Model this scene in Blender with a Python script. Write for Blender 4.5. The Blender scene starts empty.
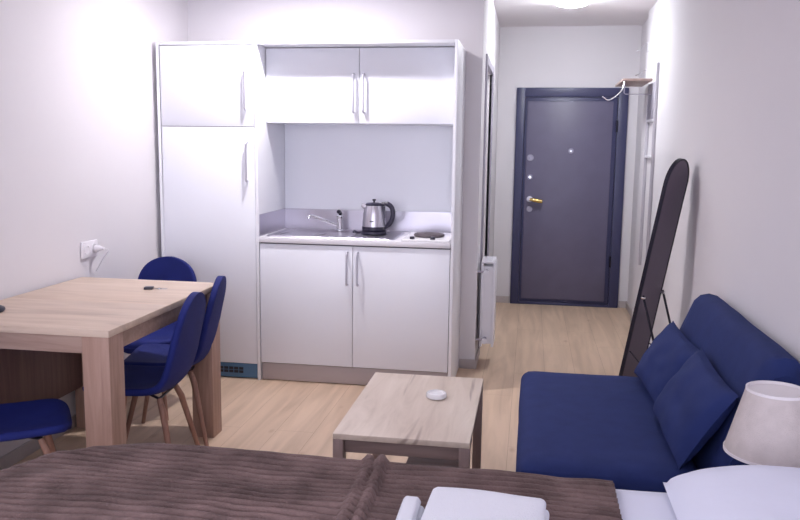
import bpy, bmesh, math, random
from mathutils import Vector, Matrix, noise
random.seed(4)
PI = math.pi
sc = bpy.context.scene
C = sc.collection

# ------------------------------------------------------------------ materials
def mat(name, col, rough=.5, metal=0, spec=.5, bump=0, bscale=200, var=0, vscale=3, emit=None, estr=0, sheen=0):
    m = bpy.data.materials.new(name); m.use_nodes = True
    n = m.node_tree.nodes; l = m.node_tree.links
    b = n['Principled BSDF']
    b.inputs['Base Color'].default_value = (*col, 1)
    b.inputs['Roughness'].default_value = rough
    b.inputs['Metallic'].default_value = metal
    b.inputs['Specular IOR Level'].default_value = spec
    if sheen: b.inputs['Sheen Weight'].default_value = sheen
    tc = n.new('ShaderNodeTexCoord')
    if var:
        t = n.new('ShaderNodeTexNoise'); t.inputs['Scale'].default_value = vscale; t.inputs['Detail'].default_value = 5
        l.new(tc.outputs['Object'], t.inputs['Vector'])
        r = n.new('ShaderNodeValToRGB')
        r.color_ramp.elements[0].position = .3; r.color_ramp.elements[1].position = .7
        r.color_ramp.elements[0].color = (*[max(0, c*(1-var)) for c in col], 1)
        r.color_ramp.elements[1].color = (*[min(1, c*(1+var)) for c in col], 1)
        l.new(t.outputs['Fac'], r.inputs['Fac']); l.new(r.outputs['Color'], b.inputs['Base Color'])
    if bump:
        t = n.new('ShaderNodeTexNoise'); t.inputs['Scale'].default_value = bscale; t.inputs['Detail'].default_value = 3
        l.new(tc.outputs['Object'], t.inputs['Vector'])
        k = n.new('ShaderNodeBump'); k.inputs['Strength'].default_value = bump; k.inputs['Distance'].default_value = .004
        l.new(t.outputs['Fac'], k.inputs['Height']); l.new(k.outputs['Normal'], b.inputs['Normal'])
    if emit:
        b.inputs['Emission Color'].default_value = (*emit, 1); b.inputs['Emission Strength'].default_value = estr
    return m

def wood(name, a, b_, c_, scale=(30, 2, 30), rough=.45, dark=.12):
    """streaky board: noise stretched along the grain, a few darker cracks"""
    m = bpy.data.materials.new(name); m.use_nodes = True
    n = m.node_tree.nodes; l = m.node_tree.links; b = n['Principled BSDF']
    b.inputs['Roughness'].default_value = rough; b.inputs['Specular IOR Level'].default_value = .35
    tc = n.new('ShaderNodeTexCoord'); mp = n.new('ShaderNodeMapping'); mp.inputs['Scale'].default_value = scale
    l.new(tc.outputs['Object'], mp.inputs['Vector'])
    t = n.new('ShaderNodeTexNoise'); t.inputs['Scale'].default_value = 1; t.inputs['Detail'].default_value = 6
    t.inputs['Distortion'].default_value = .6; t.inputs['Roughness'].default_value = .62
    l.new(mp.outputs['Vector'], t.inputs['Vector'])
    r = n.new('ShaderNodeValToRGB'); e = r.color_ramp.elements
    e[0].position = .28; e[0].color = (*b_, 1); e[1].position = .72; e[1].color = (*c_, 1)
    x = e.new(.5); x.color = (*a, 1)
    l.new(t.outputs['Fac'], r.inputs['Fac'])
    mp2 = n.new('ShaderNodeMapping'); mp2.inputs['Scale'].default_value = [s*.45 for s in scale]
    mp2.inputs['Location'].default_value = (3.1, 7.7, 1.3)
    l.new(tc.outputs['Object'], mp2.inputs['Vector'])
    t2 = n.new('ShaderNodeTexNoise'); t2.inputs['Scale'].default_value = 1; t2.inputs['Detail'].default_value = 2; t2.inputs['Distortion'].default_value = 1.2
    l.new(mp2.outputs['Vector'], t2.inputs['Vector'])
    r2 = n.new('ShaderNodeValToRGB'); e = r2.color_ramp.elements
    e[0].position = .66; e[0].color = (0, 0, 0, 1); e[1].position = .74; e[1].color = (1, 1, 1, 1)
    l.new(t2.outputs['Fac'], r2.inputs['Fac'])
    mx = n.new('ShaderNodeMix'); mx.data_type = 'RGBA'; mx.blend_type = 'MULTIPLY'
    mu = n.new('ShaderNodeMath'); mu.operation = 'MULTIPLY'; mu.inputs[1].default_value = 1
    l.new(r2.outputs['Color'], mu.inputs[0]); l.new(mu.outputs[0], mx.inputs[0])
    l.new(r.outputs['Color'], mx.inputs[6]); mx.inputs[7].default_value = (1-dark*2, 1-dark*2.2, 1-dark*2.2, 1)
    l.new(mx.outputs[2], b.inputs['Base Color'])
    k = n.new('ShaderNodeBump'); k.inputs['Strength'].default_value = .15; k.inputs['Distance'].default_value = .002
    l.new(t.outputs['Fac'], k.inputs['Height']); l.new(k.outputs['Normal'], b.inputs['Normal'])
    return m

def floor_mat():
    m = bpy.data.materials.new('floor_laminate'); m.use_nodes = True
    n = m.node_tree.nodes; l = m.node_tree.links; b = n['Principled BSDF']
    b.inputs['Roughness'].default_value = .42; b.inputs['Specular IOR Level'].default_value = .4
    tc = n.new('ShaderNodeTexCoord')
    rot = n.new('ShaderNodeMapping'); rot.inputs['Rotation'].default_value = (0, 0, PI/2)
    l.new(tc.outputs['Object'], rot.inputs['Vector'])
    br = n.new('ShaderNodeTexBrick'); br.offset = .37
    br.inputs['Scale'].default_value = 1; br.inputs['Brick Width'].default_value = 1.28; br.inputs['Row Height'].default_value = .192
    br.inputs['Mortar Size'].default_value = .0012; br.inputs['Mortar Smooth'].default_value = .3; br.inputs['Bias'].default_value = 0
    br.inputs['Color1'].default_value = (.62, .465, .34, 1); br.inputs['Color2'].default_value = (.66, .50, .37, 1)
    br.inputs['Mortar'].default_value = (.40, .27, .18, 1)
    l.new(rot.outputs['Vector'], br.inputs['Vector'])
    mp = n.new('ShaderNodeMapping'); mp.inputs['Scale'].default_value = (14, 1.2, 1)
    l.new(tc.outputs['Object'], mp.inputs['Vector'])
    t = n.new('ShaderNodeTexNoise'); t.inputs['Scale'].default_value = 1; t.inputs['Detail'].default_value = 6; t.inputs['Distortion'].default_value = .8
    l.new(mp.outputs['Vector'], t.inputs['Vector'])
    r = n.new('ShaderNodeValToRGB'); e = r.color_ramp.elements
    e[0].position = .3; e[0].color = (.80, .77, .74, 1); e[1].position = .65; e[1].color = (1.04, 1.03, 1.02, 1)
    l.new(t.outputs['Fac'], r.inputs['Fac'])
    # knots
    mk = n.new('ShaderNodeMapping'); mk.inputs['Scale'].default_value = (5.2, 2.4, 1); l.new(tc.outputs['Object'], mk.inputs['Vector'])
    v = n.new('ShaderNodeTexVoronoi'); v.inputs['Scale'].default_value = 1; l.new(mk.outputs['Vector'], v.inputs['Vector'])
    r3 = n.new('ShaderNodeValToRGB'); e = r3.color_ramp.elements
    e[0].position = .02; e[0].color = (.72, .64, .58, 1); e[1].position = .11; e[1].color = (1, 1, 1, 1)
    l.new(v.outputs['Distance'], r3.inputs['Fac'])
    a = n.new('ShaderNodeMix'); a.data_type = 'RGBA'; a.blend_type = 'MULTIPLY'; a.inputs[0].default_value = 1
    l.new(br.outputs['Color'], a.inputs[6]); l.new(r.outputs['Color'], a.inputs[7])
    a2 = n.new('ShaderNodeMix'); a2.data_type = 'RGBA'; a2.blend_type = 'MULTIPLY'; a2.inputs[0].default_value = 1
    l.new(a.outputs[2], a2.inputs[6]); l.new(r3.outputs['Color'], a2.inputs[7])
    l.new(a2.outputs[2], b.inputs['Base Color'])
    return m

M = {}
M['wall'] = mat('painted_wall', (.70, .677, .705), .85, spec=.2, bump=.05, bscale=90, var=.012, vscale=1.2)
M['ceil'] = mat('painted_ceiling', (.80, .765, .78), .9, spec=.1)
M['floor'] = floor_mat()
M['base'] = mat('baseboard_laminate', (.46, .41, .41), .5, var=.06, vscale=12)
M['white'] = mat('white_melamine', (.80, .815, .875), .34, spec=.5)
M['white_edge'] = mat('white_edging', (.84, .85, .90), .4)
M['gap'] = mat('dark_gap', (.10, .09, .12), .8)
M['worktop'] = mat('white_worktop', (.78, .76, .80), .3)
M['plinth'] = mat('plinth_grey_beige', (.44, .38, .375), .5)
M['film'] = mat('blue_protective_film', (.075, .17, .30), .35)
M['slot'] = mat('black_slot', (.012, .012, .02), .7)
M['steel'] = mat('stainless_steel', (.46, .44, .50), .30, 1)
M['steel_sat'] = mat('satin_steel', (.56, .54, .60), .34, 1)
M['chrome'] = mat('chrome', (.82, .82, .85), .12, 1)
M['handle'] = mat('silver_handle', (.60, .59, .66), .35, .8)
M['blackplastic'] = mat('black_plastic', (.018, .015, .035), .35)
M['iron'] = mat('cast_iron', (.10, .08, .09), .6)
M['enamel'] = mat('white_enamel', (.80, .79, .80), .2)
M['doorframe'] = mat('slate_door_frame', (.040, .042, .105), .4)
M['doorleaf'] = mat('slate_door_leaf', (.118, .108, .175), .42, bump=.1, bscale=60, var=.05, vscale=8)
M['gold'] = mat('brass_handle', (.80, .60, .22), .25, 1)
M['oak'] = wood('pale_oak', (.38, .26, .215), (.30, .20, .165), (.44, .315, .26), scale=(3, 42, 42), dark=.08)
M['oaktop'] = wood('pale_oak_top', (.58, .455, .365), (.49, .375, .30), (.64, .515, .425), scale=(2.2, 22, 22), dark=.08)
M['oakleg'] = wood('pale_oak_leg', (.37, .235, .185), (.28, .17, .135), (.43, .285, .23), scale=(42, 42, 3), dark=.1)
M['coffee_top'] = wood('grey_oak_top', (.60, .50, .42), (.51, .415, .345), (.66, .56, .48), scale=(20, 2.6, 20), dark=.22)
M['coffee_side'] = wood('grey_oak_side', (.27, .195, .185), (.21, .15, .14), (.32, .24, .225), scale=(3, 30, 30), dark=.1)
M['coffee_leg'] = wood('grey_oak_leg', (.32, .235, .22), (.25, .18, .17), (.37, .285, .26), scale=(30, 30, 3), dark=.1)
M['shadedpanel'] = wood('shaded_brown_panel', (.15, .085, .08), (.11, .06, .06), (.18, .11, .10), scale=(42, 42, 3), dark=.1)  # brown wood, darkened so its colour carries the shade under the table
M['beech'] = wood('chair_leg_wood', (.30, .16, .115), (.22, .11, .08), (.36, .20, .15), scale=(60, 60, 8), dark=.05)
M['bluefab'] = mat('royal_blue_fabric', (.012, .020, .150), .75, spec=.25, bump=.3, bscale=500, var=.12, vscale=9)
M['sofa'] = mat('navy_sofa_fabric', (.018, .030, .122), .85, spec=.2, bump=.35, bscale=420, var=.10, vscale=14)
M['sofadark'] = mat('navy_seam', (.016, .018, .09), .9, spec=.1)
M['blackmetal'] = mat('black_metal', (.008, .007, .02), .45, .3)
M['mirrorback'] = mat('mirror_back_board', (.13, .10, .14), .55, bump=.1, bscale=80)
M['glass'] = mat('mirror_silver', (.9, .9, .92), .02, 1)
M['shelfwood'] = wood('shelf_board', (.42, .31, .28), (.35, .25, .22), (.50, .38, .34), scale=(20, 3, 20), dark=.05)
M['whitemetal'] = mat('white_painted_metal', (.72, .70, .74), .4)
M['greymetal'] = mat('grey_metal', (.36, .34, .40), .45, .3)
M['rackpost'] = mat('rack_post', (.50, .48, .53), .45)
M['lockmetal'] = mat('dull_lock_metal', (.34, .33, .42), .45, .5)
M['radiator'] = mat('radiator_enamel', (.78, .77, .82), .35)
M['socket'] = mat('socket_plastic', (.80, .78, .82), .35)
M['shade'] = mat('linen_shade', (.56, .50, .49), .9, spec=.1, bump=.5, bscale=350, var=.06, vscale=30)
M['shadetrim'] = mat('shade_trim', (.74, .70, .72), .8)
M['sheet'] = mat('white_bed_linen', (.72, .74, .86), .9, spec=.1, bump=.15, bscale=40)
M['towel'] = mat('white_towel', (.84, .86, .93), .95, spec=.05, bump=.8, bscale=260)
M['blanket'] = mat('brown_corduroy', (.150, .102, .096), .95, spec=.08, bump=.9, bscale=150, var=.38, vscale=9, sheen=.08)
M['bedbase'] = mat('dark_bed_base', (.12, .09, .10), .8)
M['bulb'] = mat('lit_bulb', (1, 1, 1), .5, emit=(1, .955, 1), estr=1000)
M['bulbhall'] = mat('lit_hall_diffuser', (1, 1, 1), .5, emit=(.93, .96, 1), estr=120)

# ------------------------------------------------------------------ mesh helpers
def nb(): return bmesh.new()
def box(bm, x0, x1, y0, y1, z0, z1, bev=0, seg=2, rot=None):
    r = bmesh.ops.create_cube(bm, size=1)
    vs = r['verts']
    bmesh.ops.scale(bm, vec=(x1-x0, y1-y0, z1-z0), verts=vs)
    if bev:
        es = list({e for v in vs for e in v.link_edges})
        q = bmesh.ops.bevel(bm, geom=es, offset=bev, segments=seg, affect='EDGES', profile=.5)
        vs = list({v for f in q['faces'] for v in f.verts} | {v for v in vs if v.is_valid})
    if rot is not None: bmesh.ops.rotate(bm, matrix=rot, verts=vs)
    bmesh.ops.translate(bm, vec=((x0+x1)/2, (y0+y1)/2, (z0+z1)/2), verts=vs)
    return vs
def ring_frame(d):
    d = d.normalized()
    a = Vector((0, 0, 1)) if abs(d.z) < .9 else Vector((1, 0, 0))
    u = d.cross(a).normalized(); return u, d.cross(u).normalized()
def tube(bm, pts, r, seg=12, cap=True):
    pts = [Vector(p) for p in pts]; n = len(pts)
    rs = r if isinstance(r, (list, tuple)) else [r]*n
    rings = []; u = None
    for i, p in enumerate(pts):
        d = (pts[min(i+1, n-1)]-pts[max(i-1, 0)]).normalized()
        if u is None: u, v = ring_frame(d)
        else:
            u = (u - d*u.dot(d)).normalized(); v = d.cross(u)
        rings.append([bm.verts.new(p+(u*math.cos(t)+v*math.sin(t))*rs[i]) for t in [2*PI*k/seg for k in range(seg)]])
    for a, b in zip(rings, rings[1:]):
        for k in range(seg): bm.faces.new((a[k], a[(k+1) % seg], b[(k+1) % seg], b[k]))
    if cap:
        bm.faces.new(rings[0][::-1]); bm.faces.new(rings[-1])
def lathe(bm, prof, c=(0, 0, 0), seg=32, M4=None):
    rings = []
    for r, z in prof:
        rr = []
        for k in range(seg):
            t = 2*PI*k/seg; p = Vector((r*math.cos(t), r*math.sin(t), z))
            if M4: p = M4 @ p
            rr.append(bm.verts.new(p+Vector(c)))
        rings.append(rr)
    for a, b in zip(rings, rings[1:]):
        for k in range(seg): bm.faces.new((a[k], a[(k+1) % seg], b[(k+1) % seg], b[k]))
    if prof[0][0] > 1e-5: bm.faces.new(rings[0][::-1])
    if prof[-1][0] > 1e-5: bm.faces.new(rings[-1])
def prism(bm, poly, axis, a, b):
    """extrude a 2-D outline along an axis"""
    def P(u, v, w): return {'x': (w, u, v), 'y': (u, w, v), 'z': (u, v, w)}[axis]
    A = [bm.verts.new(P(u, v, a)) for u, v in poly]; B = [bm.verts.new(P(u, v, b)) for u, v in poly]
    n = len(poly)
    for k in range(n): bm.faces.new((A[k], A[(k+1) % n], B[(k+1) % n], B[k]))
    bm.faces.new(A[::-1]); bm.faces.new(B)
def smooth_pts(pts, n=8):
    pts = [Vector(p) for p in pts]; out = []
    P = [pts[0]]+pts+[pts[-1]]
    for i in range(1, len(P)-2):
        for k in range(n):
            t = k/n; a, b, c, d = P[i-1], P[i], P[i+1], P[i+2]
            out.append(.5*((2*b)+(c-a)*t+(2*a-5*b+4*c-d)*t*t+(3*b-a-3*c+d)*t**3))
    out.append(pts[-1]); return out
def link(name, bm, m, parent=None, smooth=True, loc=None, subd=0):
    bmesh.ops.remove_doubles(bm, verts=bm.verts, dist=1e-5)
    bmesh.ops.recalc_face_normals(bm, faces=bm.faces)
    me = bpy.data.meshes.new(name); bm.to_mesh(me); bm.free()
    me.materials.append(m)
    if smooth:
        me.polygons.foreach_set('use_smooth', [True]*len(me.polygons))
        try: me.set_sharp_from_angle(angle=math.radians(35))
        except Exception: pass
    o = bpy.data.objects.new(name, me); C.objects.link(o)
    if parent: o.parent = parent
    if loc: o.location = loc
    if subd:
        s = o.modifiers.new('s', 'SUBSURF'); s.levels = subd; s.render_levels = subd
    return o
def tag(o, label, cat, group=None):
    o['label'] = label; o['category'] = cat
    if group: o['group'] = group
    return o
def thing(name, label, cat, loc=(0, 0, 0), rz=0, group=None):
    o = bpy.data.objects.new(name, None); C.objects.link(o)
    o.location = loc; o.rotation_euler = (0, 0, rz); o.empty_display_size = .1
    return tag(o, label, cat, group)
def struct(name, bm, m, parent=None, smooth=False):
    o = link(name, bm, m, parent, smooth)
    if not parent: o['kind'] = 'structure'
    return o
def bx(name, m, b, parent=None, bev=.0015, smooth=True):
    bm = nb(); box(bm, *b, bev=bev); return link(name, bm, m, parent, smooth)
def dup(root, loc, rz, label):
    r = root.copy(); C.objects.link(r); r.location = loc; r.rotation_euler = (0, 0, rz); r['label'] = label
    for ch in list(root.children):
        c = ch.copy(); C.objects.link(c); c.parent = r
        for g in ch.children:
            d = g.copy(); C.objects.link(d); d.parent = c
    return r

# ------------------------------------------------------------------ the room
XL, XR, XH, YB, YD, ZC, YR = -.63, 2.45, 1.28, .53, 2.83, 2.48, -5.4
XR2, YS = 2.495, 2.1
def sbox(name, m, *b, parent=None):
    bm = nb(); box(bm, *b); return struct(name, bm, m, parent)
sbox('floor', M['floor'], XL-.12, XR+.2, YR-.12, YD+.12, -.08, 0)
sbox('ceiling', M['ceil'], XL-.12, XR+.2, YR-.12, YD+.12, ZC, ZC+.08)
sbox('wall_left', M['wall'], XL-.12, XL, YR-.12, YB+.12, 0, ZC)
sbox('wall_kitchen', M['wall'], XL, XH-.12, YB, YB+.12, 0, ZC)
# hall left wall with the bathroom doorway in it
bm = nb(); D0, D1, DH = .90, 1.70, 1.965
box(bm, XH-.12, XH, YB, D0, 0, ZC); box(bm, XH-.12, XH, D1, YD, 0, ZC); box(bm, XH-.12, XH, D0, D1, DH, ZC)
struct('wall_hall', bm, M['wall'])
sbox('wall_back', M['wall'], XH-.12, XR2+.12, YD, YD+.12, 0, ZC)
bm = nb(); box(bm, XR, XR+.16, YR-.12, YS, 0, ZC); box(bm, XR2, XR+.16, YS, YD, 0, ZC)
struct('wall_right', bm, M['wall'])
# rear wall behind the camera; unseen wide window added to let in fill light
bm = nb(); W0, W1, S0, S1 = -.3, 2.2, .35, 2.3
box(bm, XL, W0, YR-.12, YR, 0, ZC); box(bm, W1, XR, YR-.12, YR, 0, ZC)
box(bm, W0, W1, YR-.12, YR, 0, S0); box(bm, W0, W1, YR-.12, YR, S1, ZC)
struct('wall_rear', bm, M['wall'])
bm = nb()
for a, b in ((W0, W0+.05), ((W0+W1)/2-.03, (W0+W1)/2+.03), (W1-.05, W1)): box(bm, a, b, YR-.09, YR-.03, S0, S1)
box(bm, W0, W1, YR-.088, YR-.032, S0, S0+.05); box(bm, W0, W1, YR-.088, YR-.032, S1-.05, S1)
struct('fill_window_1', bm, M['whitemetal'])
# baseboards
bh = .062
def bb(n, *b): o = bx(n, M['base'], b, bev=.002); o['kind'] = 'structure'
bb('baseboard_left', XL, XL+.012, YR, -.02, 0, bh)
bb('baseboard_kitchen', 1.182, XH, YB-.012, YB, 0, bh)
bm = nb(); box(bm, XH, XH+.012, YB-.012, D0-.07, 0, bh, .002); box(bm, XH, XH+.012, D1+.07, YD-.012, 0, bh, .002)
struct('baseboard_hall', bm, M['base'])
bm = nb(); box(bm, XH, 1.44, YD-.012, YD, 0, bh, .002); box(bm, 2.42, XR2, YD-.012, YD, 0, bh, .002)
struct('baseboard_back', bm, M['base'])
bb('baseboard_right', XR-.012, XR, YR, YS, 0, bh)
bb('baseboard_hall_right', XR2-.012, XR2, YS, YD-.012, 0, bh)
# bathroom door in the hall's left wall
bm = nb(); fw = .06
box(bm, XH-.02, XH+.012, D0-fw, D0, 0, DH+fw, .003); box(bm, XH-.02, XH+.012, D1, D1+fw, 0, DH+fw, .003); box(bm, XH-.02, XH+.0125, D0-.001, D1+.001, DH, DH+fw, .003)
tr = struct('trim_1', bm, M['greymetal'])
bm = nb(); box(bm, XH-.105, XH-.065, D0+.005, D1-.005, .006, DH-.005, .003)
d2 = struct('door_2', bm, M['whitemetal'])

# entrance door -----------------------------------------------------
dx0, dx1, dh = 1.446, 2.411, 1.951
d1 = bpy.data.objects.new('door_1', None); C.objects.link(d1); d1.location = ((dx0+dx1)/2, YD, 0); d1['kind'] = 'structure'
cx = (dx0+dx1)/2
def dbox(name, m, x0, x1, y0, y1, z0, z1, bev=.004, parent=d1):
    bm = nb(); box(bm, x0-cx, x1-cx, y0, y1, z0, z1, bev=bev); return link(name, bm, m, parent)
bm = nb()
box(bm, dx0-cx, dx0+.075-cx, -.03, -.001, 0, dh, .004); box(bm, dx1-.085-cx, dx1-cx, -.03, -.001, 0, dh, .004)
box(bm, dx0+.07-cx, dx1-.08-cx, -.029, -.001, dh-.08, dh, .004); box(bm, dx0+.07-cx, dx1-.08-cx, -.029, -.001, 0, .025, .004)
link('door_frame', bm, M['doorframe'], d1)
leaf = dbox('door_leaf', M['doorframe'], dx0+.077, dx1-.087, -.022, -.001, .027, dh-.082, .006)
bm = nb(); box(bm, dx0+.100-cx, dx1-.125-cx, -.030, -.0215, .055, dh-.118, .004)
link('leaf_panel', bm, M['doorleaf'], d1)
bm = nb()
for z in (.42, 1.62): tube(bm, [(dx1-.088-cx, -.036, z-.05), (dx1-.088-cx, -.036, z+.05)], .009)
link('hinge', bm, M['blackmetal'], d1)
Ry = Matrix.Rotation(PI/2, 4, 'X')
def disc(name, m, x, z, r, th=.010, y=-.030, parent=d1):
    bm = nb(); lathe(bm, [(0, 0), (r, 0), (r, th*.6), (r*.85, th), (r*.4, th), (r*.3, th*.6), (0, th*.6)], (x-cx, y, z), 24, Ry)
    return link(name, bm, m, parent)
disc('lock_rosette', M['lockmetal'], 1.585, 1.335, .030); disc('lock_rosette', M['lockmetal'], 1.587, 1.163, .025)
disc('lock_rosette', M['lockmetal'], 1.592, .875, .027); disc('peephole', M['lockmetal'], 1.938, 1.40, .025)
bm = nb(); lathe(bm, [(0, 0), (.027, 0), (.027, .01), (.012, .012), (.012, .05), (0, .05)], (1.592-cx, -.030, .965), 24, Ry)
disc('peephole_lens', M['chrome'], 1.938, 1.40, .010, .004, -.041); disc('lock_cylinder', M['chrome'], 1.587, 1.163, .010, .004, -.041)
hd = link('handle_rose', bm, M['handle'], d1)
bm = nb(); tube(bm, smooth_pts([(1.592-cx, -.079, .965), (1.62-cx, -.082, .962), (1.66-cx, -.08, .955), (1.705-cx, -.074, .948)], 5), [.013]*5+[.018]*5+[.019]*5+[.014])
link('door_handle', bm, M['gold'], d1)

# ------------------------------------------------------------------ kitchen
H = 2.008; T = .018; YBK = YB-.003
def handle(bm_, x, z0, z1, y):
    tube(bm_, smooth_pts([(x, y, z1), (x, y-.028, z1-.004), (x, y-.03, z1-.03), (x, y-.03, (z0+z1)/2), (x, y-.03, z0+.03), (x, y-.028, z0+.004), (x, y, z0)], 4), .0062, 10)
def door_panel(parent, x0, x1, z0, z1, y, hx, hz0, hz1):
    d = bx('door', M['white'], (x0, x1, y, y+.017, z0, z1), parent, bev=.0015)
    b = nb(); handle(b, hx, hz0, hz1, y); link('handle', b, M['handle'], d)
    return d
# tall fridge cabinet
K = thing('tall_cabinet', 'tall white built-in fridge cabinet with two doors left of the sink niche', 'cabinet', (0, 0, 0))
bm = nb()
box(bm, -.60, -.60+T, 0, YBK, 0, H, .0012); box(bm, 0, T, 0, YBK, 0, H, .0012)
box(bm, -.60+T, 0, 0, YBK, H-T, H, .0012)
box(bm, -.60+T, 0, YBK-.006, YBK, .1, H-T)
link('carcass', bm, M['white_edge'], K)
bm = nb(); box(bm, -.60+T, 0, .025, YBK-.01, .10, .12); link('shelf', bm, M['gap'], K)
bm = nb(); box(bm, -.60+T, 0, .025, YBK-.01, 1.51, 1.53); link('shelf', bm, M['gap'], K)
door_panel(K, -.579, -.003, 1.523, H-T-.004, .003, -.052, 1.622, 1.848)
door_panel(K, -.579, -.003, .100, 1.519, .003, -.048, 1.205, 1.432)
v = bx('vent_plinth', M['film'], (-.579, -.003, .012, .026, .008, .095), K); v['label'] = 'blue film covered plinth with vent slots'
bm = nb()
for k in range(8):
    for j in range(2): box(bm, -.345+k*.032, -.345+k*.032+.026, .0095, .0125, .036+j*.02, .052+j*.02)
link('vent_slots', bm, M['slot'], v)
# sink-side surround: right end panel and top panel over the niche
K2 = thing('niche_surround', 'white open frame of end panel, top and back around the kitchenette niche', 'cabinet', (0, 0, 0))
XE = 1.178
bm = nb(); box(bm, XE-T, XE, 0, YBK, 0, H, .0012); link('end_panel', bm, M['white_edge'], K2)
bm = nb(); box(bm, T+.0005, XE-T-.0005, 0, YBK, H-T, H, .0012); link('top_panel', bm, M['white_edge'], K2)
bm = nb(); box(bm, T+.0005, XE-T-.0005, YBK-.008, YBK, .9, H-T-.001); link('back_panel', bm, M['white'], K2)
# wall cabinet, recessed in the frame
K3 = thing('wall_cabinet', 'white two-door upper cabinet recessed above the sink niche', 'cabinet', (0, 0, 0))
x0, x1, xm = T+.002, XE-T-.003, .588
bm = nb(); box(bm, x0, x1, .170, YBK-.010, 1.551, H-T-.003, .001); link('carcass', bm, M['white'], K3)
door_panel(K3, x0+.002, xm-.0015, 1.551, H-T-.006, .150, xm-.030, 1.615, 1.835)
door_panel(K3, xm+.0015, x1-.002, 1.551, H-T-.006, .150, xm+.030, 1.615, 1.835)
# base cabinet
K4 = thing('base_cabinet', 'white two-door base cabinet with grey plinth under the sink worktop', 'cabinet', (0, 0, 0))
bm = nb(); box(bm, x0, x1, .022, YBK-.01, .112, .842, .001); link('carcass', bm, M['gap'], K4)
door_panel(K4, x0+.003, xm-.0015, .114, .838, .003, xm-.031, .612, .803)
door_panel(K4, xm+.0015, x1-.001, .114, .838, .003, xm+.031, .612, .803)
bm = nb(); box(bm, x0+.006, x1, .014, .030, 0.006, .108, .001); link('plinth', bm, M['plinth'], K4)
# worktop
wt = bx('worktop', M['worktop'], (x0, x1, -.006, YBK-.011, .846, .878), bev=.003); tag(wt, 'white worktop of the kitchenette carrying sink and hotplate', 'worktop')
# steel splashback: back and left side
bm = nb(); box(bm, T+.001, x1, YBK-.0125, YBK-.0105, .879, 1.010); box(bm, T+.001, T+.003, .01, YBK-.0125, .879, 1.010)
tag(link('splashback', bm, M['steel'], None), 'brushed steel splashback strip behind sink and kettle', 'splashback')
# sink
S = thing('sink', 'stainless steel inset sink with drainer left of the kettle', 'sink', (.455, .26, .8785))
def rrect(x0, x1, y0, y1, r, n=6):
    o = []
    for cx_, cy_, a in ((x1-r, y1-r, 0), (x0+r, y1-r, PI/2), (x0+r, y0+r, PI), (x1-r, y0+r, 1.5*PI)):
        for k in range(n+1): o.append((cx_+r*math.cos(a+k*PI/2/n), cy_+r*math.sin(a+k*PI/2/n)))
    return o
def loops(bm, ls):
    R = [[bm.verts.new(p) for p in L] for L in ls]
    for a, b in zip(R, R[1:]):
        n = len(a)
        for k in range(n): bm.faces.new((a[k], a[(k+1) % n], b[(k+1) % n], b[k]))
    return R
bm = nb()
out = rrect(-.41, .37, -.225, .215, .03); inn = rrect(-.27, .02, -.17, .12, .05)
R = loops(bm, [[(x, y, .0) for x, y in out], [(x, y, .006) for x, y in rrect(-.405, .365, -.22, .21, .028)],
     [(x, y, .006) for x, y in rrect(-.30, .05, -.195, .145, .07)], [(x, y, .003) for x, y in rrect(-.29, .04, -.185, .135, .06)],
     [(x, y, .003) for x, y in inn], [(x, y, .001) for x, y in rrect(-.262, .012, -.162, .112, .05)], [(x, y, .0005) for x, y in rrect(-.2, -.04, -.1, .06, .04)]])
bm.faces.new(R[-1])
link('sink_top', bm, M['steel_sat'], S)
for k in range(7):
    xr_ = .10+k*.045 if k < 5 else -.375+(k-5)*.035
    bm = nb(); box(bm, xr_, xr_+.008, -.16, .13, .0055, .009, .001); link('drainer_rib', bm, M['steel'], S)
bm = nb(); lathe(bm, [(0, .001), (.03, .001), (.034, .003), (.034, .0045), (.02, .0045), (0, .003)], (-.12, -.02, 0), 24); link('drain', bm, M['chrome'], S)
# faucet
Fc = thing('faucet', 'chrome single-lever mixer tap at the rear of the sink', 'faucet', (.415, .405, .885))
bm = nb(); lathe(bm, [(0, 0), (.026, 0), (.026, .006), (.021, .012), (.020, .075), (.023, .08), (.022, .098), (.012, .105), (0, .106)]); link('body', bm, M['chrome'], Fc)
bm = nb(); tube(bm, smooth_pts([(0, 0, .03), (-.04, -.03, .048), (-.10, -.075, .078), (-.145, -.11, .098), (-.165, -.125, .098), (-.168, -.127, .082)], 6), .0105); link('spout', bm, M['chrome'], Fc)
bm = nb(); tube(bm, smooth_pts([(0, 0, .10), (.004, -.018, .118), (.006, -.05, .128), (.006, -.075, .126)], 5), [.011]*5+[.009]*6+[.011]*5); link('lever', bm, M['blackmetal'], Fc)
# kettle
Kt = thing('kettle', 'stainless electric kettle with black handle standing on its base', 'kettle', (.660, .27, .8885))
bm = nb(); lathe(bm, [(0, 0), (.078, 0), (.082, .004), (.080, .016), (.07, .02), (0, .02)], seg=40); tube(bm, smooth_pts([(-.075, -.02, .008), (-.10, -.03, .008), (-.115, -.035, .014), (-.122, -.03, .008)], 4), [.008]*12+[.006])
link('power_base', bm, M['blackplastic'], Kt)
bm = nb(); lathe(bm, [(0, .021), (.070, .021), (.074, .026), (.074, .046), (.0, .046)], seg=40); link('kettle_foot', bm, M['blackplastic'], Kt)
bm = nb(); lathe(bm, [(.073, .046), (.0725, .06), (.066, .12), (.056, .168), (.053, .174), (0, .174)], seg=40)
tube(bm, [(-.045, -.012, .160), (-.066, -.018, .172), (-.074, -.020, .176)], [.018, .014, .010])
link('body', bm, M['steel_sat'], Kt)
bm = nb(); lathe(bm, [(0, .174), (.054, .174), (.054, .180), (.045, .188), (.02, .191), (0, .191)], seg=32)
lathe(bm, [(0, .19), (.006, .19), (.006, .2), (.012, .204), (.010, .212), (0, .213)], seg=16); link('lid', bm, M['blackplastic'], Kt)
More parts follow.
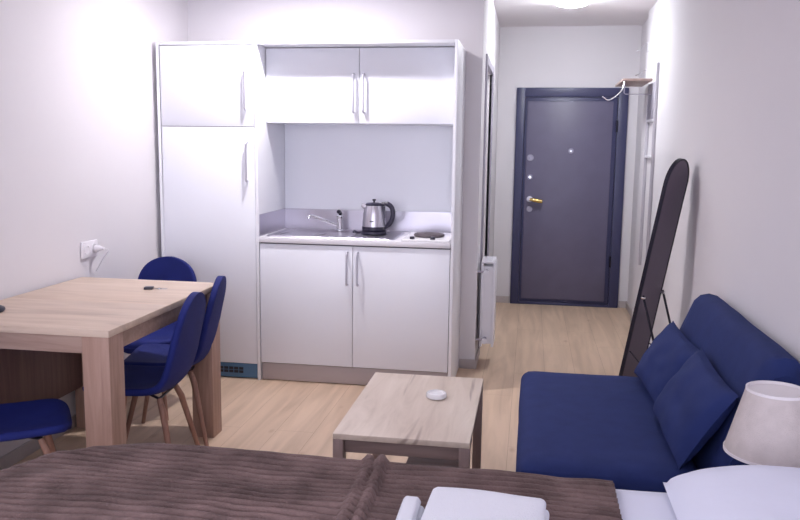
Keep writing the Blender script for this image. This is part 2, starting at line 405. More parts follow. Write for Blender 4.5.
bm = nb(); tube(bm, smooth_pts([(.048, 0, .182), (.08, 0, .184), (.108, -.002, .165), (.118, -.003, .125), (.108, -.003, .08), (.085, 0, .052), (.068, 0, .04)], 6), [.012]*6+[.015]*24+[.012]*7); link('handle', bm, M['blackplastic'], Kt)
bm = nb(); prism(bm, [(-.018, .05), (.018, .05), (.012, .17), (-.012, .17)], 'x', .052, .068)
link('handle_bracket', bm, M['blackplastic'], Kt)
bm = nb(); box(bm, -.012, .012, -.0742, -.071, .078, .084); link('maker_mark', bm, M['blackplastic'], Kt)
# hotplate
Hb = thing('hotplate', 'white enamel hob with one round dark plate at right end of worktop', 'hotplate', (1.005, .235, .8785))
bm = nb(); box(bm, -.135, .145, -.225, .215, 0, .010, .004); link('hob_tray', bm, M['enamel'], Hb)
bm = nb(); lathe(bm, [(0, .0105), (.085, .0105), (.092, .016), (.092, .024), (.085, .028), (.03, .028), (.027, .025), (0, .025)], (.005, -.03, 0), 40); link('plate', bm, M['iron'], Hb)
for x, y in ((-.075, -.185), (.045, -.185)):
    bm = nb(); lathe(bm, [(0, .0105), (.015, .0105), (.015, .022), (.011, .026), (0, .026)], (x, y, 0), 20); link('knob', bm, M['blackplastic'], Hb)

# ------------------------------------------------------------------ radiator on the hall wall
Rd = thing('radiator', 'white panel radiator on the hall wall beside the kitchenette', 'radiator', (1.338, .60, .13))
bm = nb()
for x in (-.026, .050): box(bm, x-.010, x+.006, 0, .24, 0, .55, .004)
link('panel', bm, M['radiator'], Rd)
bm = nb()
for k in range(8): box(bm, -.021, .039, .012+k*.03, .016+k*.03, .02, .53)
link('fins', bm, M['radiator'], Rd)
bm = nb(); box(bm, -.034, .052, -.001, .241, .551, .566, .002); 
for k in range(9): box(bm, -.026, .034, .012+k*.025, .018+k*.025, .566, .569)
link('top_grille', bm, M['radiator'], Rd)
for z in (.055, .50):
    bm = nb(); tube(bm, [(.0, -.045, z), (.0, .02, z)], .012); tube(bm, [(.0, -.03, z), (-.0579, -.03, z)], .008); link('valve', bm, M['greymetal'], Rd)
    bm = nb(); lathe(bm, [(0, 0), (.016, 0), (.018, .03), (0, .032)], (0, -.045, z), 16, Ry); link('valve_cap', bm, M['radiator'], Rd)

# ------------------------------------------------------------------ wall rack on the right
Rk = thing('coat_rack', 'wall coat rack with wooden shelf, hanging rail and wire hook on right wall', 'coat rack', (XR, 1.36, .55))
oy = -1.36; oz = -.55
bm = nb(); box(bm, -.022, -.001, 1.36+oy, 1.385+oy, .55+oz, 2.02+oz, .003); link('post', bm, M['rackpost'], Rk)
bm = nb(); box(bm, -.022, -.001, 1.72+oy, 1.745+oy, .55+oz, 1.90+oz, .003); link('post', bm, M['rackpost'], Rk)
bm = nb(); box(bm, -.228, -.0235, 1.50+oy, 2.06+oy, 1.905+oz, 1.922+oz, .002)
link('shelf', bm, M['shelfwood'], Rk)
bm = nb(); box(bm, -.020, -.002, 1.39+oy, 1.715+oy, 1.64+oz, 1.895+oz, .002); link('back_plate', bm, M['greymetal'], Rk)
bm = nb(); tube(bm, [(-.215, 1.51+oy, 1.906+oz), (-.215, 1.51+oy, 1.82+oz), (-.205, 1.51+oy, 1.812+oz), (-.02, 1.51+oy, 1.812+oz)], .0035); link('hanging_rail', bm, M['greymetal'], Rk)
bm = nb(); tube(bm, smooth_pts([(-.215, 1.51+oy, 1.908+oz), (-.235, 1.47+oy, 1.84+oz), (-.29, 1.42+oy, 1.785+oz), (-.335, 1.41+oy, 1.765+oz), (-.375, 1.40+oy, 1.79+oz)], 6), .004); link('wire_hook', bm, M['chrome'], Rk)
for z in (1.62, 1.36):
    bm = nb(); box(bm, -.02, -.002, 1.385+oy, 1.72+oy, z+oz, z+.018+oz, .002); link('crossbar', bm, M['whitemetal'], Rk)
# two little wire hooks higher up
for i, (y, z, lb) in enumerate(((1.98, 2.20, 'small bent wire hook high on the right wall near ceiling, upper of two'), (1.98, 2.00, 'small bent wire hook on the right wall just above the shelf, lower of two'))):
    Hk = thing('wall_hook', lb, 'hook', (XR, y, z))
    bm = nb(); box(bm, -.008, -.001, -.015, .015, -.035, .035, .002); link('hook_plate', bm, M['whitemetal'], Hk)
    bm = nb(); tube(bm, smooth_pts([(-.006, 0, .02), (-.03, 0, .02), (-.06, 0, -.005-.015*(1-i)), (-.09, 0, -.015-.02*(1-i))], 5), .004); link('hook_wire', bm, M['chrome'], Hk)

# ------------------------------------------------------------------ wall socket
So = thing('wall_socket', 'white double wall socket above dining table with a plug in it', 'socket', (XL, -.76, .878))
bm = nb(); box(bm, .0005, .012, -.075, .075, -.042, .042, .004); link('face_plate', bm, M['socket'], So)
for y in (-.036, .036):
    bm = nb(); lathe(bm, [(0, 0), (.020, 0), (.022, .004), (.024, .004), (.024, 0), (.026, 0), (.026, -.001)], (.0121, y, 0), 24, Matrix.Rotation(PI/2, 4, 'Y')); link('socket_well', bm, M['socket'], So)
Pg = thing('plug', 'white angled power plug pushed into the right half of the socket', 'plug', (XL+.0175, -.724, .878))
bm = nb(); lathe(bm, [(0, 0), (.018, 0), (.018, .022), (.012, .03), (.008, .05), (0, .052)], (0, 0, 0), 20, Matrix.Rotation(PI/2, 4, 'Y')); link('plug_body', bm, M['socket'], Pg)
bm = nb(); tube(bm, smooth_pts([(.05, 0, 0), (.062, .01, -.004), (.06, .02, -.02), (.035, .02, -.05), (.004, .02, -.10), (-.010, .02, -.122)], 6), .0028); link('plug_cord', bm, M['socket'], Pg)

# ------------------------------------------------------------------ dining table
tx0, tx1, ty0, ty1, tz = -.612, .122, -1.92, -.865, .75
Dt = thing('dining_table', 'pale oak extending dining table against the left wall', 'table', ((tx0+tx1)/2, (ty0+ty1)/2, 0))
ox, oyt = (tx0+tx1)/2, (ty0+ty1)/2
def tb(name, m, x0, x1, y0, y1, z0, z1, bev=.0015):
    bm = nb(); box(bm, x0-ox, x1-ox, y0-oyt, y1-oyt, z0, z1, bev=bev); return link(name, bm, m, Dt)
ym = -1.43
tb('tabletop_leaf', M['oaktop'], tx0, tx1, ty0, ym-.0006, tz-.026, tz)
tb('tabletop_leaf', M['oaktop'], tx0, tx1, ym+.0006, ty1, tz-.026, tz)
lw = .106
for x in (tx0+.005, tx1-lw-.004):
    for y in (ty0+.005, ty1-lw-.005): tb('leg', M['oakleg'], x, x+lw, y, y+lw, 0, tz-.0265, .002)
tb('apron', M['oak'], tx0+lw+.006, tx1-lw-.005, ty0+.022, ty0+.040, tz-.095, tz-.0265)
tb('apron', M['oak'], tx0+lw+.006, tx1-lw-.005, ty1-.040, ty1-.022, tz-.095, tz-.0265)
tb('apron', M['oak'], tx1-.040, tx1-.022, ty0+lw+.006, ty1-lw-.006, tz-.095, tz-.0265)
sp = tb('side_panel', M['shadedpanel'], tx0+.03, tx0+.05, ty0+lw+.006, ty1-lw-.006, .22, tz-.0265)

# ------------------------------------------------------------------ chairs (built facing +Y)
def make_chair(label):
    ch = thing('dining_chair', label, 'chair', (0, 0, 0), 0, 'blue shell chairs around the dining table')
    prof = smooth_pts([(.205, .378), (.197, .398), (.165, .410), (.08, .402), (-.03, .390), (-.12, .398), (-.168, .432), (-.192, .50), (-.210, .60), (-.226, .69), (-.236, .77), (-.238, .793)], 5)
    Lq = [0]
    for a, b in zip(prof, prof[1:]): Lq.append(Lq[-1]+(b-a).length)
    def at(s):
        t = s*Lq[-1]; k = 0
        while k < len(Lq)-2 and Lq[k+1] < t: k += 1
        return prof[k].lerp(prof[k+1], (t-Lq[k])/(Lq[k+1]-Lq[k]))
    NS = 40; ss = [(1-math.cos(PI*i/NS))/2 for i in range(NS+1)]
    prof = [at(s) for s in ss]; n = NS
    bm = nb(); rows = []; nu = 16
    for i, p in enumerate(prof):
        s = ss[i]
        W = .187 if s < .5 else .187-.020*((s-.5)/.5)**1.5
        if s < .16: W *= max(0, 1-((.16-s)/.16)**3)**.4
        e = max(0, 1-max(0, (s-.74)/.26)**3.2)**.5
        W = W*e if s > .74 else W
        q = prof[min(i+1, n)]-prof[max(i-1, 0)]; tn = Vector((0, q[0], q[1])).normalized()
        row = []
        for k in range(nu+1):
            u = -1+2*k/nu
            tt = max(0, (s-.5)/.5); wing = .030*abs(u)**2.2*min(1, max(.15, s*3))*(1-tt*tt)*(1-tt*.5)
            nrm = Vector((0, -tn.z, tn.y))
            if nrm.z < 0 and s < .5: nrm = -nrm
            nrm = Vector((0, abs(tn.z), abs(tn.y)))
            row.append(bm.verts.new(Vector((W*u, p[0], p[1]))+nrm*wing))
        rows.append(row)
    for a, b in zip(rows, rows[1:]):
        for k in range(nu): bm.faces.new((a[k], a[k+1], b[k+1], b[k]))
    bmesh.ops.remove_doubles(bm, verts=bm.verts, dist=1e-4)
    bmesh.ops.recalc_face_normals(bm, faces=bm.faces)
    bm.faces.ensure_lookup_table()
    up = [f for f in bm.faces if abs(f.calc_center_median().y) < .08]
    if sum(f.normal.z for f in up) > 0: bmesh.ops.reverse_faces(bm, faces=bm.faces)
    me = bpy.data.meshes.new('seat_shell'); bm.to_mesh(me); bm.free(); me.materials.append(M['bluefab'])
    me.polygons.foreach_set('use_smooth', [True]*len(me.polygons))
    o = bpy.data.objects.new('seat_shell', me); C.objects.link(o); o.parent = ch
    sm = o.modifiers.new('t', 'SOLIDIFY'); sm.thickness = .03; sm.offset = 1
    sb = o.modifiers.new('s', 'SUBSURF'); sb.levels = 1; sb.render_levels = 1
    for sx in (-1, 1):
        for sy in (-1, 1):
            bm = nb(); tube(bm, [(sx*.10, sy*.11-.01, .352), (sx*.118, sy*.13-.01, .30), (sx*.175, sy*.195-.01, .0)], [.012, .0145, .0095], 14); link('leg', bm, M['beech'], ch)
    bm = nb()
    tube(bm, [(-.10, .10, .352), (.10, -.12, .352)], .006); tube(bm, [(.10, .10, .352), (-.10, -.12, .352)], .006)
    for sy in (.10, -.12): tube(bm, [(-.10, sy, .352), (.10, sy, .352)], .006)
    link('underframe', bm, M['blackmetal'], ch)
    return ch
ch = make_chair('blue shell chair tucked into the long side of the table, nearer the camera')
ch.location = (-.045, -1.38, 0); ch.rotation_euler = (0, 0, PI/2+math.radians(6))
dup(ch, (-.10, -.975, 0), PI/2+math.radians(12), 'blue shell chair tucked into the long side of the table, nearer the fridge cabinet')
dup(ch, (-.39, -.60, 0), PI, 'blue shell chair at the far end of the table in front of the fridge cabinet')
dup(ch, (-.262, -1.955, 0), -math.radians(56), 'blue shell chair at the near left end of the table, cut off by picture edge')

# things on the dining table
Mo = thing('computer_mouse', 'small black rounded object on the left of the dining table', 'mouse', (-.475, -1.71, tz), .3)
bm = nb(); lathe(bm, [(0, .0005), (.028, .0005), (.033, .008), (.030, .018), (.018, .026), (0, .028)], seg=24); bmesh.ops.scale(bm, vec=(1.0, 1.5, .9), verts=bm.verts); link('mouse_body', bm, M['blackplastic'], Mo)
bm = nb(); lathe(bm, [(0, -.004), (.004, -.002), (.004, .002), (0, .004)], (0, .02, .024), 12, Matrix.Rotation(PI/2, 4, 'Y')); link('scroll_wheel', bm, M['greymetal'], Mo)
Ky = thing('key_set', 'small set of keys with dark fob lying on the dining table', 'keys', (-.105, -1.10, tz), .25)
bm = nb(); box(bm, -.045, -.005, -.02, .018, .0005, .012, .003); link('key_fob', bm, M['blackplastic'], Ky)
bm = nb(); tube(bm, [(-.0+.012*math.cos(a), .0+.012*math.sin(a), .002) for a in [2*PI*k/16 for k in range(17)]], .0012, 6, False); link('key_ring', bm, M['chrome'], Ky)
for a in (.3, -.35):
    bm = nb(); lathe(bm, [(0, .0008), (.010, .0008), (.010, .0026), (0, .0026)], (.022*math.cos(a), .022*math.sin(a), .0008*(a > 0)), 16)
    box(bm, .028, .058, -.003+.03*math.sin(a), .003+.03*math.sin(a), .0008, .0028); link('key', bm, M['chrome'], Ky)

# ------------------------------------------------------------------ coffee table
cx0, cx1, cy0, cy1, cz = .964, 1.431, -1.98, -1.217, .45
Ct = thing('coffee_table', 'small grey oak coffee table in front of the kitchenette', 'coffee table', ((cx0+cx1)/2, (cy0+cy1)/2, 0))
ox, oyt = (cx0+cx1)/2, (cy0+cy1)/2
def cb(name, m, x0, x1, y0, y1, z0, z1, bev=.0015):
    bm = nb(); box(bm, x0-ox, x1-ox, y0-oyt, y1-oyt, z0, z1, bev=bev); return link(name, bm, m, Ct)
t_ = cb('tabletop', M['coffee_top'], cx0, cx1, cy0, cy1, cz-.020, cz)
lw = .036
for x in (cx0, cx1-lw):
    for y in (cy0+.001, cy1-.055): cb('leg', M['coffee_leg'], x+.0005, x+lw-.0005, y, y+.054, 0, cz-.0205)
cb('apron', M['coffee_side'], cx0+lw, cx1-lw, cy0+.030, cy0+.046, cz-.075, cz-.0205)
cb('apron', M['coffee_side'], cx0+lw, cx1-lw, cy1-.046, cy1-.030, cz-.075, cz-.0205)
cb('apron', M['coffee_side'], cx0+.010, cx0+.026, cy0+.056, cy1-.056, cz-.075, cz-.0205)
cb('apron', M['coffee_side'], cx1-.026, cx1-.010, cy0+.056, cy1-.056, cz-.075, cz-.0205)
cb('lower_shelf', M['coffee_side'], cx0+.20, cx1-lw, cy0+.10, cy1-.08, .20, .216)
bm = nb(); lathe(bm, [(0, .0005), (.036, .0005), (.040, .004), (.040, .016), (.037, .021), (.030, .022), (.026, .016), (0, .015)], seg=40)
tag(link('ashtray', bm, M['enamel'], None, loc=(1.265, -1.515, cz)), 'small round white ceramic ashtray on the coffee table', 'ashtray')

# ------------------------------------------------------------------ sofa
Sf = thing('sofa', 'navy blue fabric sofa bed without arms against the right wall', 'sofa', (2.0, -1.45, 0))
SX, SY = -2.0, 1.45
def softbox(x0, x1, y0, y1, z0, z1, r, puff=.0, n=14, wr=0, seed=0):
    """rounded upholstered block, gently crowned"""
    bm = nb(); bmesh.ops.create_cube(bm, size=2)
    bmesh.ops.subdivide_edges(bm, edges=bm.edges, cuts=n, use_grid_fill=True)
    hx, hy, hz = (x1-x0)/2, (y1-y0)/2, (z1-z0)/2
    for v in bm.verts:
        p = v.co.copy()
        q = Vector((p.x*hx, p.y*hy, p.z*hz))
        c = Vector((max(-hx+r, min(hx-r, q.x)), max(-hy+r, min(hy-r, q.y)), max(-hz+r, min(hz-r, q.z))))
        d = q-c
        if d.length > 1e-9: q = c+d.normalized()*r if d.length > 0 else q
        k = (1-p.x**4)*(1-p.y**4)
        if puff: q.z += puff*k*(1 if p.z > 0 else -.0)*max(0, p.z)
        if wr: q += Vector((1, 1, 1))*wr*noise.noise(Vector((q.x*6+seed, q.y*6, q.z*6)))
        v.co = q+Vector(((x0+x1)/2, (y0+y1)/2, (z0+z1)/2))
    return bm
ya, yb = -2.07, -.905
link('seat', softbox(1.585+SX, 2.17+SX, ya+SY, yb+SY, .17, .42, .045, .012, 18, .003), M['sofa'], Sf)
link('seat_base', softbox(1.60+SX, 2.17+SX, ya+.01+SY, yb-.01+SY, .035, .168, .02, 0, 10), M['sofa'], Sf)
# reclined back: extruded profile, rounded at the ends
def softprism(poly, y0, y1, r, m, name, parent):
    bm = nb(); n = len(poly); ys = []
    N = 26
    for i in range(N+1):
        t = i/N; y = y0+(y1-y0)*t
        e = min(y-y0, y1-y); ins = 0 if e > r else r-math.sqrt(max(0, r*r-(r-e)**2))
        ys.append((y, ins))
    cxp = sum(p[0] for p in poly)/n; czp = sum(p[1] for p in poly)/n
    R = []
    for y, ins in ys:
        ring = []
        for px, pz in poly:
            d = Vector((px-cxp, pz-czp)); L = d.length; d = d*(max(.01, L-ins)/L)
            w = .003*noise.noise(Vector((px*7, y*5, pz*7)))
            ring.append(bm.verts.new((cxp+d.x+w, y, czp+d.y+w)))
        R.append(ring)
    for a, b in zip(R, R[1:]):
        for k in range(n): bm.faces.new((a[k], a[(k+1) % n], b[(k+1) % n], b[k]))
    bm.faces.new(R[0][::-1]); bm.faces.new(R[-1])
    return link(name, bm, m, parent)
raw = [(2.175, .15), (2.175, .40), (2.20, .47), (2.245, .60), (2.290, .71), (2.315, .775), (2.34, .800), (2.375, .808), (2.41, .800), (2.432, .77), (2.436, .70), (2.43, .5), (2.42, .3), (2.40, .15)]
poly = [(x+SX, z) for x, z in raw]
softprism(poly, ya+SY, yb+SY, .045, M['sofa'], 'backrest', Sf)
for x in (1.66, 2.36):
    for y in (ya+.08, yb-.08):
        bm = nb(); lathe(bm, [(0, 0), (.018, 0), (.022, .034 if x < 2 else .149), (0, .034 if x < 2 else .149)], (x+SX, y+SY, 0), 20); link('leg', bm, M['blackplastic'], Sf)
# cushions
def cushion(label, c, w, h, th, tilt, yaw, roll, seed):
    bm = nb(); N = 22; V = {}
    for side in (1, -1):
        for i in range(N+1):
            for j in range(N+1):
                u = -1+2*i/N; v = -1+2*j/N
                if (i in (0, N) or j in (0, N)) and side == -1: V[side, i, j] = V[1, i, j]; continue
                k = max(0, (1-u*u)*(1-v*v))**.42
                pin = 1-.07*(1-abs(u)**2)*abs(v)**3-.0
                pin2 = 1-.07*(1-abs(v)**2)*abs(u)**3
                wr = .012*noise.noise(Vector((u*2.2+seed, v*2.2, side)))*k
                p = Vector((side*(th/2)*k+wr, w/2*u*pin2, h/2*v*pin))
                V[side, i, j] = bm.verts.new(p)
    for side in (1, -1):
        for i in range(N):
            for j in range(N):
                f = (V[side, i, j], V[side, i+1, j], V[side, i+1, j+1], V[side, i, j+1])
                bm.faces.new(f if side == 1 else f[::-1])
    rot = Matrix.Rotation(yaw, 4, 'Z') @ Matrix.Rotation(tilt, 4, 'Y') @ Matrix.Rotation(roll, 4, 'X')
    bmesh.ops.transform(bm, matrix=rot, verts=bm.verts)
    mz = min(v.co.z for v in bm.verts)
    bmesh.ops.translate(bm, vec=(0, 0, -mz), verts=bm.verts)
    o = link('cushion', bm, M['sofa'], None, loc=c); tag(o, label, 'cushion', 'navy cushions on the sofa')
    return o
cushion('navy cushion leaning on the sofa back, farther from the bed', (2.172, -1.225, .426), .50, .285, .11, .56, .10, .05, 1)
cushion('navy cushion leaning on the sofa back, nearer the lamp', (2.166, -1.765, .426), .52, .30, .12, .56, .04, .05, 5)

# ------------------------------------------------------------------ standing mirror
th, ta, Wm, Lm = .5655, .1771, .271, 1.399
B = Vector((2.161, -.017, 0)); w_ = Vector((math.sin(th), math.cos(th), 0)); n_ = Vector((math.cos(th), -math.sin(th), 0))
up_ = Vector((0, 0, math.cos(ta)))+n_*math.sin(ta); nn = w_.cross(up_).normalized()
if nn.dot(n_) < 0: nn = -nn
Mi = thing('standing_mirror', 'tall arched black framed floor mirror on an easel stand behind the sofa', 'mirror', tuple(B))
def outline(hw, z0, z1):
    pts = [(-hw, z0)]
    for k in range(25):
        a = PI-k*PI/24; pts.append((hw*math.cos(a), z1-hw+hw*math.sin(a)))
    pts.append((hw, z0)); return pts
def mp(u, z, d): return w_*u+up_*z+nn*d
bm = nb(); path = outline(Wm/2-.006, .012, Lm-.006)+[(-Wm/2+.006, .012)]
R = []
for (u, z) in path[:-1]:
    R.append(Vector((u, z)))
# rectangular section frame
sec = []
c0 = Vector((0, Lm*.6))
n = len(R)
outer = outline(Wm/2, .004, Lm); inner = outline(Wm/2-.009, .013, Lm-.009)
rings = [[bm.verts.new(mp(*p, d)) for p in o_] for o_, d in ((outer, -.010), (outer, .009), (inner, .009), (inner, -.010))]
for a in range(4):
    A, Bq = rings[a], rings[(a+1) % 4]
    for k in range(n if n == len(A) else len(A)): bm.faces.new((A[k], A[(k+1) % len(A)], Bq[(k+1) % len(A)], Bq[k]))
link('frame', bm, M['blackmetal'], Mi)
def plate(name, m, d0, d1):
    bm = nb(); o_ = outline(Wm/2-.0095, .0135, Lm-.0095)
    A = [bm.verts.new(mp(*p, d0)) for p in o_]; Bq = [bm.verts.new(mp(*p, d1)) for p in o_]
    for k in range(len(A)): bm.faces.new((A[k], A[(k+1) % len(A)], Bq[(k+1) % len(A)], Bq[k]))
    bm.faces.new(A[::-1]); bm.faces.new(Bq); return link(name, bm, m, Mi, smooth=False)
plate('backing_board', M['mirrorback'], .0, .006)
plate('glass', M['glass'], -.005, -.0005)
s0 = .655
pl = [mp(-Wm/2+.012, s0, .018), mp(Wm/2-.012, s0, .018)]
ft = []
for p, sg in zip(pl, (-1, 1)):
    f = w_*(sg*(Wm/2-.02))+n_*.33; f.z = .007; ft.append(f)
for p, f in zip(pl, ft):
    bm = nb(); tube(bm, [p+Vector((0, 0, .012)), f], .0065, 10); l_ = link('stand_leg', bm, M['blackmetal'], Mi)
    bm = nb(); tube(bm, [p-nn*.008, p+nn*.012], .009, 12); link('pivot_bolt', bm, M['chrome'], l_)
bm = nb(); a, b = [p.lerp(f, .55) for p, f in zip(pl, ft)]; tube(bm, [a, b], .0055, 10)
link('crossbar', bm, M['blackmetal'], Mi)
for sg, f, p in ((-1, ft[0], pl[0]), (1, ft[1], pl[1])):
    bm = nb(); s_ = mp(sg*(Wm/2-.012), .35, .014); e = p.lerp(f, .62)
    tube(bm, smooth_pts([s_, s_.lerp(e, .5)+Vector((0, 0, -.03)), e], 6), .0035, 8); link('stay_wire', bm, M['blackmetal'], Mi)

# ------------------------------------------------------------------ nightstand and lamp
Ns = thing('nightstand', 'low white bedside table hidden behind the bed under the lamp', 'nightstand', (2.27, -2.255, 0))
bm = nb(); box(bm, -.15, .16, -.155, .155, .06, .40, .003); link('body', bm, M['white'], Ns)
dr = bx('drawer', M['white_edge'], (-.168, -.152, -.15, .15, .07, .39), Ns)
bm = nb(); lathe(bm, [(0, 0), (.012, 0), (.014, .014), (0, .018)], (-.168, 0, .24), 16, Matrix.Rotation(-PI/2, 4, 'Y')); link('knob', bm, M['chrome'], dr)
for x in (-.13, .14):
    for y in (-.13, .13):
        bm = nb(); tube(bm, [(x, y, 0), (x, y, .0595)], .012); link('leg', bm, M['greymetal'], Ns)
LP = Vector((2.293, -2.245, .4))
La = thing('table_lamp', 'bedside lamp with beige linen cone shade at right edge', 'lamp', tuple(LP))
bm = nb(); lathe(bm, [(0, .001), (.05, .001), (.052, .008), (.03, .014), (.012, .02), (.009, .03), (.009, .30), (.014, .302), (.014, .33), (0, .33)], seg=28); link('base', bm, M['whitemetal'], La)
r0, r1, za, zb = .127, .080, .188, .367
bm = nb(); lathe(bm, [(r0, za), (r1, zb), (r1-.0022, zb), (r0-.0022, za), (r0, za)], seg=56); sh = link('lamp_shade', bm, M['shade'], La)
for r, z in ((r0, za), (r1, zb)):
    bm = nb(); lathe(bm, [(r+.0012, z-.004), (r+.0012, z+.004), (r-.003, z+.004), (r-.003, z-.004), (r+.0012, z-.004)], seg=56); link('shade_trim', bm, M['shadetrim'], sh)
bm = nb()
for k in range(3):
    a = 2*PI*k/3+.4; tube(bm, [(.012*math.cos(a), .012*math.sin(a), .325), ((r1-.004)*math.cos(a), (r1-.004)*math.sin(a), zb-.006)], .002, 6)
link('shade_spider', bm, M['greymetal'], sh)

# ------------------------------------------------------------------ bed
bx0, bx1, by0, by1, bz = .22, 2.41, -3.92, -2.46, .53
Bd = thing('bed', 'low bed along the bottom of the picture with dark base and mattress', 'bed', ((bx0+bx1)/2, (by0+by1)/2, 0))
ox, oyt = (bx0+bx1)/2, (by0+by1)/2
link('bed_base', softbox(bx0+.10-ox, bx1-ox, by0+.05-oyt, by1-.05-oyt, .05, .26, .02, 0, 6), M['bedbase'], Bd)
link('mattress', softbox(bx0+.10-ox, bx1-ox, by0+.03-oyt, by1-.03-oyt, .262, .538, .05, 0, 16), M['sheet'], Bd)
for x in (bx0+.2, bx1-.08):
    for y in (by0+.12, by1-.12):
        bm = nb(); tube(bm, [(x-ox, y-oyt, 0), (x-ox, y-oyt, .0495)], .025); link('leg', bm, M['blackplastic'], Bd)
def drape(name, x0, x1, y0, y1, zt, R, rc, drop, nx, ny, m, ribs=0, yrange=None, xr=None, thick=.006, fn=None, keepx=False):
    """cloth over a slab with rounded corner radius R, edge radius rc, hanging by drop"""
    bm = nb(); rows = []
    ix0, ix1, iy0, iy1 = x0+R, x1-R, y0+R, y1-R
    tot = R-rc+rc*PI/2+drop
    X0 = ix0-tot; X1 = ix1+tot if xr is None else xr
    Y0, Y1 = iy0-tot, iy1+tot
    if yrange: Y0 = yrange[0]
    for j in range(ny+1):
        row = []
        b = Y0+(Y1-Y0)*j/ny
        for i in range(nx+1):
            a = X0+(X1-X0)*i/nx
            c = Vector((max(ix0, min(ix1 if not keepx else 9, a)), max(iy0, min(iy1, b))))
            d = Vector((a, b))-c; rho = d.length
            dn = d/rho if rho > 1e-9 else Vector((0, 0))
            flat = R-rc
            if rho <= flat: rr, z, nrm = rho, 0, Vector((0, 0, 1))
            elif rho <= flat+rc*PI/2:
                t = (rho-flat)/rc; rr, z = flat+rc*math.sin(t), -rc*(1-math.cos(t)); nrm = Vector((dn.x*math.sin(t), dn.y*math.sin(t), math.cos(t)))
            else:
                q = min(rho, tot*1.0+.12)-flat-rc*PI/2; rr, z = flat+rc+.02*q, -rc-q; nrm = Vector((dn.x, dn.y, 0))
            p = Vector((c.x+dn.x*rr, c.y+dn.y*rr, zt+z))
            h = 0
            if ribs:
                wv = .014*noise.noise(Vector((a*2.5, b*2.5, 3)))+.006*noise.noise(Vector((a*9, b*5, 1)))
                ph = (b+wv)/ribs
                amp = .0048*(.65+.6*noise.noise(Vector((a*5, b*9, 7))))
                h += amp*2.8*(abs(math.sin(PI*ph))**.5*2-1.5)
                h += .010*noise.noise(Vector((a*3, b*4, 0)))+.004*noise.noise(Vector((a*12, b*14, 9)))
            if fn: h += fn(a, b)
            row.append(bm.verts.new(p+nrm*(h+.006)))
        rows.append(row)
    for r_, s_ in zip(rows, rows[1:]):
        for k in range(nx): bm.faces.new((r_[k], r_[k+1], s_[k+1], s_[k]))
    bmesh.ops.recalc_face_normals(bm, faces=bm.faces)
    me = bpy.data.meshes.new(name); bm.to_mesh(me); bm.free(); me.materials.append(m)
    me.polygons.foreach_set('use_smooth', [True]*len(me.polygons))
    o = bpy.data.objects.new(name, me); C.objects.link(o)
    sd = o.modifiers.new('t', 'SOLIDIFY'); sd.thickness = thick; sd.offset = -1
    return o
sh_ = drape('bed_sheet', bx0+.10, 2.42, by0, by1+.010, .544, .06, .05, .16, 60, 50, M['sheet'], xr=2.415, keepx=True, thick=.003,
      fn=lambda a, b: .003*noise.noise(Vector((a*4, b*4, 2))))
tag(sh_, 'white bed sheet showing between brown blanket and pillow', 'sheet')
def fold(a, b):
    xc = 1.208-(b+2.5)*.05+.005*math.sin(b*9)
    g = 0
    for dx_, am in ((-.017, .017), (.017, .021)):
        t = (a-xc-dx_)/.016
        if abs(t) < 1: g = max(g, am*math.sqrt(1-t*t)*(1+.10*math.sin(b*190+a*60)))
    return g+.006*math.exp(-((a-.75)/.35)**2)
bl = drape('blanket', .19, 2.2, by0-.01, by1+.022, .564, .42, .07, .20, 240, 540, M['blanket'], ribs=.029, xr=1.838, thick=.007, fn=fold, yrange=(-3.9, 0), keepx=True)
tag(bl, 'brown ribbed blanket spread over the foot and middle of the bed', 'blanket')
# pillow at the head end
bm = nb(); N = 30; V = {}
px0, px1, py0, py1 = 1.965, 2.425, -3.10, -2.47
for side in (1, -1):
    for i in range(N+1):
        for j in range(N+1):
            u = -1+2*i/N; v = -1+2*j/N
            if (i in (0, N) or j in (0, N)) and side == -1: V[side, i, j] = V[1, i, j]; continue
            k = max(0, 1-abs(u)**2.4)**.55*max(0, 1-v**8)**.5
            zt = (.020+(.098+.012*u)*k) if side == 1 else (.020-.012*k)
            zt += .006*noise.noise(Vector((u*2, v*3, 4)))*k
            V[side, i, j] = bm.verts.new(((px0+px1)/2+u*(px1-px0)/2, (py0+py1)/2+v*(py1-py0)/2, .549+zt))
for side in (1, -1):
    for i in range(N):
        for j in range(N):
            f = (V[side, i, j], V[side, i+1, j], V[side, i+1, j+1], V[side, i, j+1]); bm.faces.new(f if side == 1 else f[::-1])
tag(link('pillow', bm, M['sheet'], None), 'white pillow at the head of the bed in front of the lamp', 'pillow')
# towels on the blanket
def towel(name, label, x0, x1, y0, y1, z0, th_, rz, seed):
    T_ = thing(name, label, 'towel', ((x0+x1)/2, (y0+y1)/2, z0), rz, 'white towels folded on the bed')
    hx, hy = (x1-x0)/2, (y1-y0)/2; k = 2
    for q in range(k):
        bm = softbox(-hx+.004*q, hx-.006*q, -hy+.003*q, hy-.004*q, th_*q/k+.0005, th_*(q+1)/k, th_/k*.48, .006 if q else 0, 20, .005, seed+q)
        link('towel_fold', bm, M['towel'], T_)
towel('folded_towel', 'white folded towel on the blanket, smaller left one', 1.335, 1.387, -3.02, -2.80, .584, .048, 0, 2)
towel('folded_towel', 'white folded towel on the blanket, larger right one', 1.392, 1.662, -3.06, -2.775, .590, .058, -.05, 8)

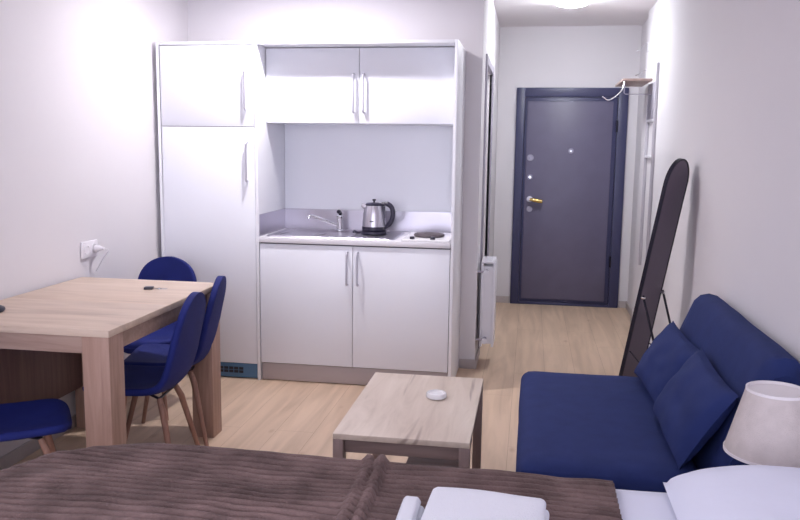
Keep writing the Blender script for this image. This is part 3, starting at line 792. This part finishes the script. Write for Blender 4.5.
# ------------------------------------------------------------------ lamps
Lt = thing('ceiling_lamp', 'round white downlight on the ceiling above the kitchenette', 'lamp', (.26, -.37, ZC))
bm = nb(); lathe(bm, [(0, -.001), (.085, -.001), (.085, -.05), (.072, -.05), (.072, -.036), (0, -.036)], seg=32); link('lamp_ring', bm, M['whitemetal'], Lt)
bm = nb(); lathe(bm, [(0, -.037), (.048, -.037), (.048, -.042), (0, -.042)], seg=32); link('diffuser', bm, M['bulb'], Lt)
Lh = thing('ceiling_lamp', 'round flat ceiling lamp glowing in the entrance hall', 'lamp', (1.84, 1.47, ZC))
bm = nb(); lathe(bm, [(0, -.001), (.125, -.001), (.125, -.018), (0, -.018)], seg=32); link('lamp_body', bm, M['whitemetal'], Lh)
bm = nb(); lathe(bm, [(0, -.019), (.115, -.019), (.118, -.03), (.105, -.048), (.07, -.058), (0, -.062)], seg=32); link('diffuser', bm, M['bulbhall'], Lh)

# world light as frontal fill through the added, unseen rear window
w = bpy.data.worlds.new('daylight'); sc.world = w; w.use_nodes = True
w.node_tree.nodes['Background'].inputs[0].default_value = (.86, .86, 1, 1)
w.node_tree.nodes['Background'].inputs[1].default_value = 5.2
pl_ = bpy.data.lights.new('fill_window_portal', 'AREA'); pl_.shape = 'RECTANGLE'; pl_.size = W1-W0; pl_.size_y = S1-S0
pl_.cycles.is_portal = True
po = bpy.data.objects.new('fill_window_portal', pl_); C.objects.link(po); po.location = ((W0+W1)/2, YR-.10, (S0+S1)/2); po.rotation_euler = (PI/2, 0, 0)

# ------------------------------------------------------------------ camera
f, yaw, pit, rol = 801.04, -.160627, -.140934, .013349
cam = bpy.data.cameras.new('camera'); co = bpy.data.objects.new('camera', cam); C.objects.link(co)
F = Vector((math.sin(yaw)*math.cos(pit), math.cos(yaw)*math.cos(pit), math.sin(pit)))
Rr = Vector((math.cos(yaw), -math.sin(yaw), 0)); U = Rr.cross(F)
R2 = Rr*math.cos(rol)+U*math.sin(rol); U2 = -Rr*math.sin(rol)+U*math.cos(rol)
m4 = Matrix((R2, U2, -F)).transposed().to_4x4(); m4.translation = Vector((1.60167, -4.52747, 1.42054))
co.matrix_world = m4
cam.sensor_width = 36; cam.sensor_fit = 'HORIZONTAL'; cam.lens = f/800*36; cam.clip_start = .02
sc.camera = co
vs = sc.view_settings
vs.view_transform = 'Standard'; vs.look = 'None'; vs.gamma = 1; vs.use_curve_mapping = False; vs.exposure = .28
